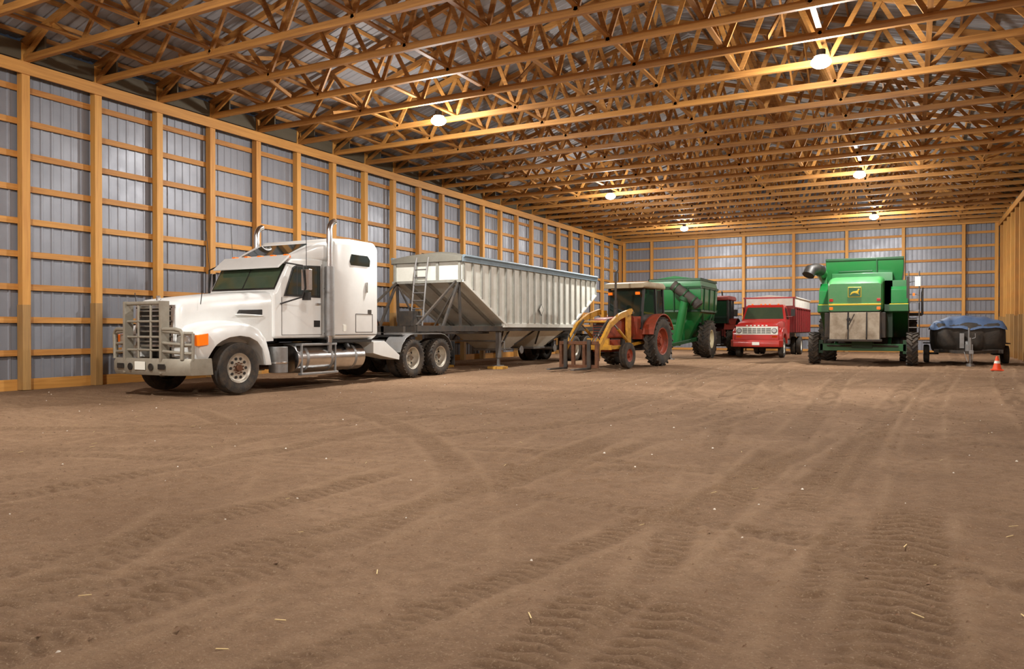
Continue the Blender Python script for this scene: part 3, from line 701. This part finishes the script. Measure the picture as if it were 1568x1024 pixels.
p.box(-.95,.95,-.98,-.9,.82,1.06,5); p.box(-.95,.95,-.97,-.9,1.42,1.5,5)
for i,x in enumerate((-.42,-.25,-.08,.09,.26,.43)): p.box(x-.05,x+.04,-.985,-.965,1.44,1.49,0)
p.build(T,.008)
p=P('bumper',[RED,DARK,PLATE])
p.loft([[(x,y+dy,z) for y,z in ((-1.2,.5),(-1.22,.56),(-1.22,.76),(-1.18,.82),(-1.1,.82),(-1.1,.5))] for x,dy in ((-1.14,.2),(-1.0,.02),(0,0),(1.0,.02),(1.14,.2))])
p.box(-.16,.16,-1.235,-1.22,.58,.72,2); p.box(-.4,.4,-1.12,-.8,.55,.75,1)
p.build(T,.01)
p=P('cab',[RED,GLASSG,GLASS,BLACK,CHROME,AMBER])
p.loft([[(s*hw,y,z) for s,y in ((-1,ya),(1,ya),(1,yb),(-1,yb))] for hw,ya,yb,z in ((.98,.8,2.2,.85),(1.0,.8,2.2,1.72),(.86,1.18,2.15,2.38),(.80,1.3,2.1,2.47))],0)
def q(y0,z0,y1,z1,x0,x1,m,o=.012):
    p.add([(-x0,y0-o,z0),(x0,y0-o,z0),(x1,y1-o,z1),(-x1,y1-o,z1)],[(0,1,2,3)],m)
q(.84,1.79,1.16,2.34,.90,.79,1,.014)
for s in (1,-1):
    p.add([(s*.998,1.2,1.78),(s*.998,2.0,1.78),(s*.885,2.0,2.32),(s*.885,1.35,2.32)],[(0,1,2,3)],2)
    p.tube([(s*1.0,1.0,1.9),(s*1.3,.9,1.9),(s*1.32,.9,2.3),(s*.95,1.1,2.35)],.014,m=4); p.box(*sorted((s*1.22,s*1.4)),.88,.92,1.92,2.25,3)
    p.box(*sorted((s*.6,s*1.05)),.9,1.7,.55,.6,3)
for x in (-.6,-.2,0,.2,.6): p.box(x-.04,x+.04,1.3,1.38,2.46,2.52,5)
p.build(T,.02)
p=P('grain_box',[MAROON,CREAM,RED,DARK])
for s in (1,-1):
    a,b_=sorted((s*1.16,s*1.22))
    p.box(a,b_,2.45,8.2,1.15,2.35,0); p.box(a,b_,2.45,8.2,2.35,2.85,1)
    for i in range(9): p.box(*sorted((s*1.22,s*1.27)),2.45+i*.71,2.51+i*.71,1.15,2.38,0)
    p.box(*sorted((s*1.16,s*1.28)),2.42,8.22,2.83,2.88,1); p.box(*sorted((s*1.16,s*1.28)),2.42,8.22,2.32,2.38,0)
for y in (2.42,8.18):
    p.box(-1.2,1.2,y,y+.05,1.15,2.45,0); p.box(-1.2,1.2,y,y+.05,2.45,2.85,1); p.box(-1.24,1.24,y-.03,y+.06,2.81,2.88,2)
    for x in (-1.15,1.15): p.box(x-.04,x+.04,y-.04,y,1.15,2.85,0)
p.box(-1.2,1.2,2.45,8.2,1.1,1.18,3)
p.loft([[(-1.2,y,2.85),(0,y,2.98),(1.2,y,2.85)] for y in (2.45,8.2)],1)
for s in (1,-1): p.box(s*.42-.05,s*.42+.05,-.8,8.1,.78,1.1,3)
p.box(-.4,.4,-.6,1.5,.6,1.2,3); p.cyl((-.9,0,.46),(.9,0,.46),.06,m=3); p.cyl((-.9,5.2,.46),(.9,5.2,.46),.08,m=3)
p.build(T,.008)
wh=P('wheels',[RUB,PLATE,BLACK,STEEL])
for s in (1,-1):
    tyre(wh,(s*.95,0,.46),.46,.24,.26); rim(wh,(s*.95,0,.46),.24,.26,s,.02,1,2,5)
    for xx in (1.06,.78): tyre(wh,(s*xx,5.2,.46),.46,.24,.26)
    rim(wh,(s*1.06,5.2,.46),.24,.26,s,.14,1,2,5)
wh.build(T)
# ------------------------------------------------------------------ combine (rear towards camera)
T=empty('combine_harvester',(-1.64,30.9,0))
p=P('rear_hood',[GREEN2,GREEN,BLACK,YEL,AMBER,REDL,PLATE])
p.loft([rrect(.86,1.95,2.95,.10,-1.0,cx=-.2),rrect(.90,1.92,3.08,.16,-.85,cx=-.2),rrect(.92,1.9,3.2,.2,-.4,cx=-.2),rrect(.94,1.9,3.28,.2,.6,cx=-.2)],0)
p.box(-1.06,.66,-1.03,-.99,2.16,2.22,3)
p.box(-.42,.02,-1.03,-1.005,2.45,2.82,3); p.box(-.40,0,-1.04,-1.02,2.47,2.80,1)
p.prism([(-.35,2.52),(-.31,2.62),(-.24,2.66),(-.12,2.67),(-.08,2.75),(-.03,2.74),(-.05,2.68),(-.08,2.6),(-.04,2.53),(-.1,2.57),(-.2,2.6),(-.27,2.58)],-1.05,-1.035,3,'y')
for s,x in ((-1,-.98),(1,.58)): p.box(x-.06,x+.06,-1.03,-.97,2.3,2.4,5); p.box(x-.06,x+.06,-1.03,-.97,2.0,2.1,4)
p.build(T,.012,angle=50)
p=P('side_bodies',[GREEN,DGREEN,YEL,GREEN2,BLACK])
for s in (1,-1):
    a=sorted((s*.95,s*1.5))
    p.prism([(.2,2.0),(-.05,2.25),(.1,2.75),(.6,3.05),(4.6,3.1),(4.6,1.1),(2.4,1.0),(1.4,1.5)],*a,m=0)
    p.box(*sorted((s*.9,s*1.515)),-.06,.0,2.16,2.23,2); p.box(*sorted((s*1.5,s*1.515)),-.03,4.6,2.16,2.23,2)
    p.prism([(-.3,1.95),(-.3,2.2),(.1,2.2),(.1,1.9)],*sorted((s*.74 if s>0 else s*1.1,s*1.52)),m=0)
p.box(-1.0,1.0,.3,4.6,1.0,3.1,1)
p.box(.72,1.45,.3,.9,2.2,3.1,0)
p.build(T,.03,3)
p=P('grain_tank',[GREEN,DGREEN,GREEN2,BLACK])
p.loft([rr(1.28,1.45,3.05,2.6),rr(1.34,1.55,3.5,2.6),rr(1.36,1.6,4.0,2.6)],0)
p.box(-1.1,1.0,.55,1.2,3.0,3.42,0)
p.box(.42,.47,.96,1.02,3.1,3.98,1); p.box(-1.36,1.36,.97,1.05,3.93,4.03,1); p.box(-1.36,1.36,4.15,4.22,3.93,4.03,1)
p.box(-.9,.3,.98,1.02,3.5,3.54,1)
p.build(T,.03,3)
p=P('cab',[GREEN,GLASS,BLACK])
p.loft([rr(.85,.8,1.7,5.5),rr(.95,.95,2.3,5.6),rr(.9,.9,3.3,5.6)],1); p.loft([rr(1.0,1.1,3.3,5.5),rr(.95,1.0,3.5,5.5)],0)
p.prism([(4.6,1.1),(6.9,.5),(6.9,1.1),(4.6,2.0)],-.6,.6,0)
p.build(T,.03)
p=P('straw_chopper',[CHOP,DARK,BLACK,RUST])
p.prism([(-1.12,.95),(-.98,1.94),(-.1,1.94),(-.1,1.0)],-1.05,.66,1)
for x0,x1 in ((-1.02,-.42),(-.38,.18),(.22,.62)): p.prism([(-1.2,.92),(-1.03,1.9),(-1.0,1.9),(-1.14,.92)],x0,x1,0)
p.beam((-.38,-1.17,1.45),(-.2,-1.1,1.85),.03,.03,2); p.beam((-.42,-1.22,1.3),(-.42,-1.08,1.9),.03,.05,2); p.beam((.2,-1.22,1.0),(.2,-1.08,1.9),.03,.05,2)
p.box(-1.08,.7,-1.24,-1.1,.86,.94,1); p.cyl((-.38,-1.2,1.65),(-.38,-1.25,1.65),.07,m=2,n=12)
p.box(-1.2,-1.05,-1.0,.2,1.0,1.9,1); p.box(.66,.8,-1.0,.2,1.0,1.9,1)
p.build(T,.01)
p=P('rear_axle',[GREEN,DGREEN,DARK])
p.box(-1.45,1.45,-.12,.12,.5,.76,0); p.box(-.35,.35,-.2,.9,.6,1.1,1)
for s in (1,-1): p.box(s*1.42-.08,s*1.42+.08,-.12,.12,.4,.9,1); p.beam((s*.9,0,.7),(s*.9,1.5,1.5),.12,.12,1)
p.box(-1.3,1.3,3.4,3.8,.7,1.0,1); p.box(-.9,.9,1.2,4.6,.75,1.1,2)
p.cyl((-1.2,-.16,.68),(1.2,-.16,.68),.03,m=2)
p.build(T,.01)
wh=P('wheels',[RUB,YEL,BLACK,STEEL])
for s in (1,-1):
    tyre(wh,(s*1.64,0,.6),.6,.36,.3,lugs=18,lw=.06,lh=.04); rim(wh,(s*1.64,0,.6),.36,.3,s,.08,1,2,0)
    tyre(wh,(s*1.5,3.6,.88),.88,.6,.42,lugs=20,lw=.07,lh=.05); rim(wh,(s*1.5,3.6,.88),.6,.42,s,.12,1,2,0)
wh.build(T)
p=P('unloading_auger',[GREEN2,BLACK,GREEN])
p.cyl((-1.62,5.0,3.25),(-1.45,-.2,3.52),.2,n=28,m=0); p.tube([(-1.45,-.1,3.52),(-1.55,-.5,3.55),(-1.72,-.8,3.48),(-1.78,-.9,3.3)],.22,20,1)
p.cyl((-1.62,5.0,3.25),(-1.5,5.0,2.2),.22,m=2); p.box(-1.5,-1.3,1.0,1.15,2.9,3.4,2)
p.build(T,0)
p=P('ladder_and_mirror',[DARK,STEEL,AMBER,PLATE,YEL])
for x in (1.52,1.86): p.tube([(x,.05,.95),(x,.15,1.9),(x,.3,2.9),(x,.6,3.4),(x,1.0,3.45)],.022,8,0)
for i in range(6): p.box(1.52,1.86,.02+.04*i,.14+.04*i,1.05+i*.3,1.08+i*.3,1)
p.box(1.45,1.55,.0,.2,1.9,3.2,0)
p.tube([(1.4,.8,3.0),(1.75,.2,3.05),(1.8,.1,3.15)],.015,m=1); p.box(1.72,1.9,.08,.12,2.85,3.2,3); p.box(1.65,1.72,-.02,.06,2.5,2.6,2)
p.box(1.5,2.0,.5,4.8,1.85,1.9,0)
p.tube([(1.98,.5,1.9),(1.98,.5,2.8),(1.98,4.5,2.8),(1.98,4.5,1.9)],.02,m=0)
p.build(T,.005)
# ------------------------------------------------------------------ covered trailer
T=empty('covered_utility_trailer',(1.82,34.3,0))
p=P('tarp_cover',[TARPK,TARPB])
rings=[]
for hx,hy,z,wv in ((1.08,1.75,.48,.05),(1.14,1.85,.8,.045),(1.17,1.9,1.15,.02),(1.16,1.88,1.45,.0),(1.1,1.8,1.52,0)):
    rg=[]
    for i in range(64):
        t=2*M.pi*i/64; c_,s_=M.cos(t),M.sin(t); k=1/max(abs(c_),abs(s_)); k=min(k,1.3)
        w=1+wv*M.sin(9*t+z*2)+wv*.5*M.sin(23*t)
        rg.append((hx*c_*k*w,hy*s_*k*w,z+.03*M.sin(7*t)))
    rings.append(rg)
p.loft(rings,0)
rings=[]
for y in np.linspace(-1.95,1.95,16):
    e=1-(abs(y)/1.95)**6; rg=[]
    for x in np.linspace(-1.23,1.23,20):
        zz=1.50+.30*e*(1-(abs(x)/1.23)**2.2)+.025*M.sin(5*x+3*y)+.02*M.sin(11*x-2*y)
        if abs(x)>1.15 or abs(y)>1.9: zz-=.18+.06*M.sin(6*y+5*x)
        rg.append((x,y,zz))
    rings.append(rg)
v=[a for r in rings for a in r]; k=20
p.add(v,[(i*k+j,i*k+j+1,(i+1)*k+j+1,(i+1)*k+j) for i in range(15) for j in range(k-1)],1)
p.build(T,angle=80)
p=P('trailer_frame',[DARK,STEEL,RUB,ALU,BLACK,REDL])
for s in (1,-1):
    p.beam((s*.95,-1.7,.5),(s*.05,-3.3,.48),.08,.1,0); p.box(s*.95-.04,s*.95+.04,-1.8,1.8,.42,.54,0)
    p.box(*sorted((s*1.2,s*1.44)),-.5,1.0,.74,.78,4)
    for y in (-.1,.65): tyre(p,(s*1.32,y,.34),.34,.2,.19,2); rim(p,(s*1.32,y,.34),.2,.19,s,.02,3,4,5); p.cyl((s*.9,y,.34),(s*1.3,y,.34),.03,m=0)
p.box(-1.1,1.1,-1.75,-1.65,.42,.56,0)
p.box(-.07,.07,-3.5,-3.2,.44,.56,1)
p.cyl((0,-3.0,.06),(0,-3.0,1.0),.04,m=1); p.cyl((0,-3.0,-.02),(0,-3.0,.08),.12,m=1); p.tube([(0,-3,.95),(.15,-3,1.0),(.15,-3,1.15)],.015,m=1)
p.box(-.12,.12,-2.4,-2.1,.5,.75,1); p.cyl((0,-2.25,.6),(0,-2.25,1.35),.035,m=1); p.cyl((-.1,-2.0,.75),(.1,-2.0,.75),.12,m=1)
p.box(-.28,-.14,-2.05,-1.9,.6,1.15,1)
p.tube([(-.2,-3.2,.5),(-.1,-3.3,.15),(.05,-3.1,.1),(.1,-2.6,.45)],.012,m=1)
p.build(T,.005)
T=empty('traffic_cone',(2.38,28.4,0.0))
p=P('cone_body',[CONE,PLATE])
p.box(-.17,.17,-.17,.17,-.01,.03,0); p.lathe([(.03,.13),(.2,.088),(.44,.032),(.45,0)],(0,0,0),24,0,ax='z'); p.lathe([(.22,.088),(.3,.066)],(0,0,0),24,1,ax='z')
p.build(T,.004)
# ------------------------------------------------------------------ camera / world
w=bpy.data.worlds.new('w'); sc.world=w; w.use_nodes=True; w.node_tree.nodes['Background'].inputs[0].default_value=(.05,.06,.08,1); w.node_tree.nodes['Background'].inputs[1].default_value=.3
cam=bpy.data.cameras.new('camera'); cam.sensor_width=36; cam.lens=36*1160/1568; cam.clip_end=200
co=bpy.data.objects.new('camera',cam); co.location=(0,0,1.3); co.rotation_euler=(math.radians(90-.4),0,math.radians(27.85)); sc.collection.objects.link(co); sc.camera=co
sc.view_settings.view_transform='Standard'
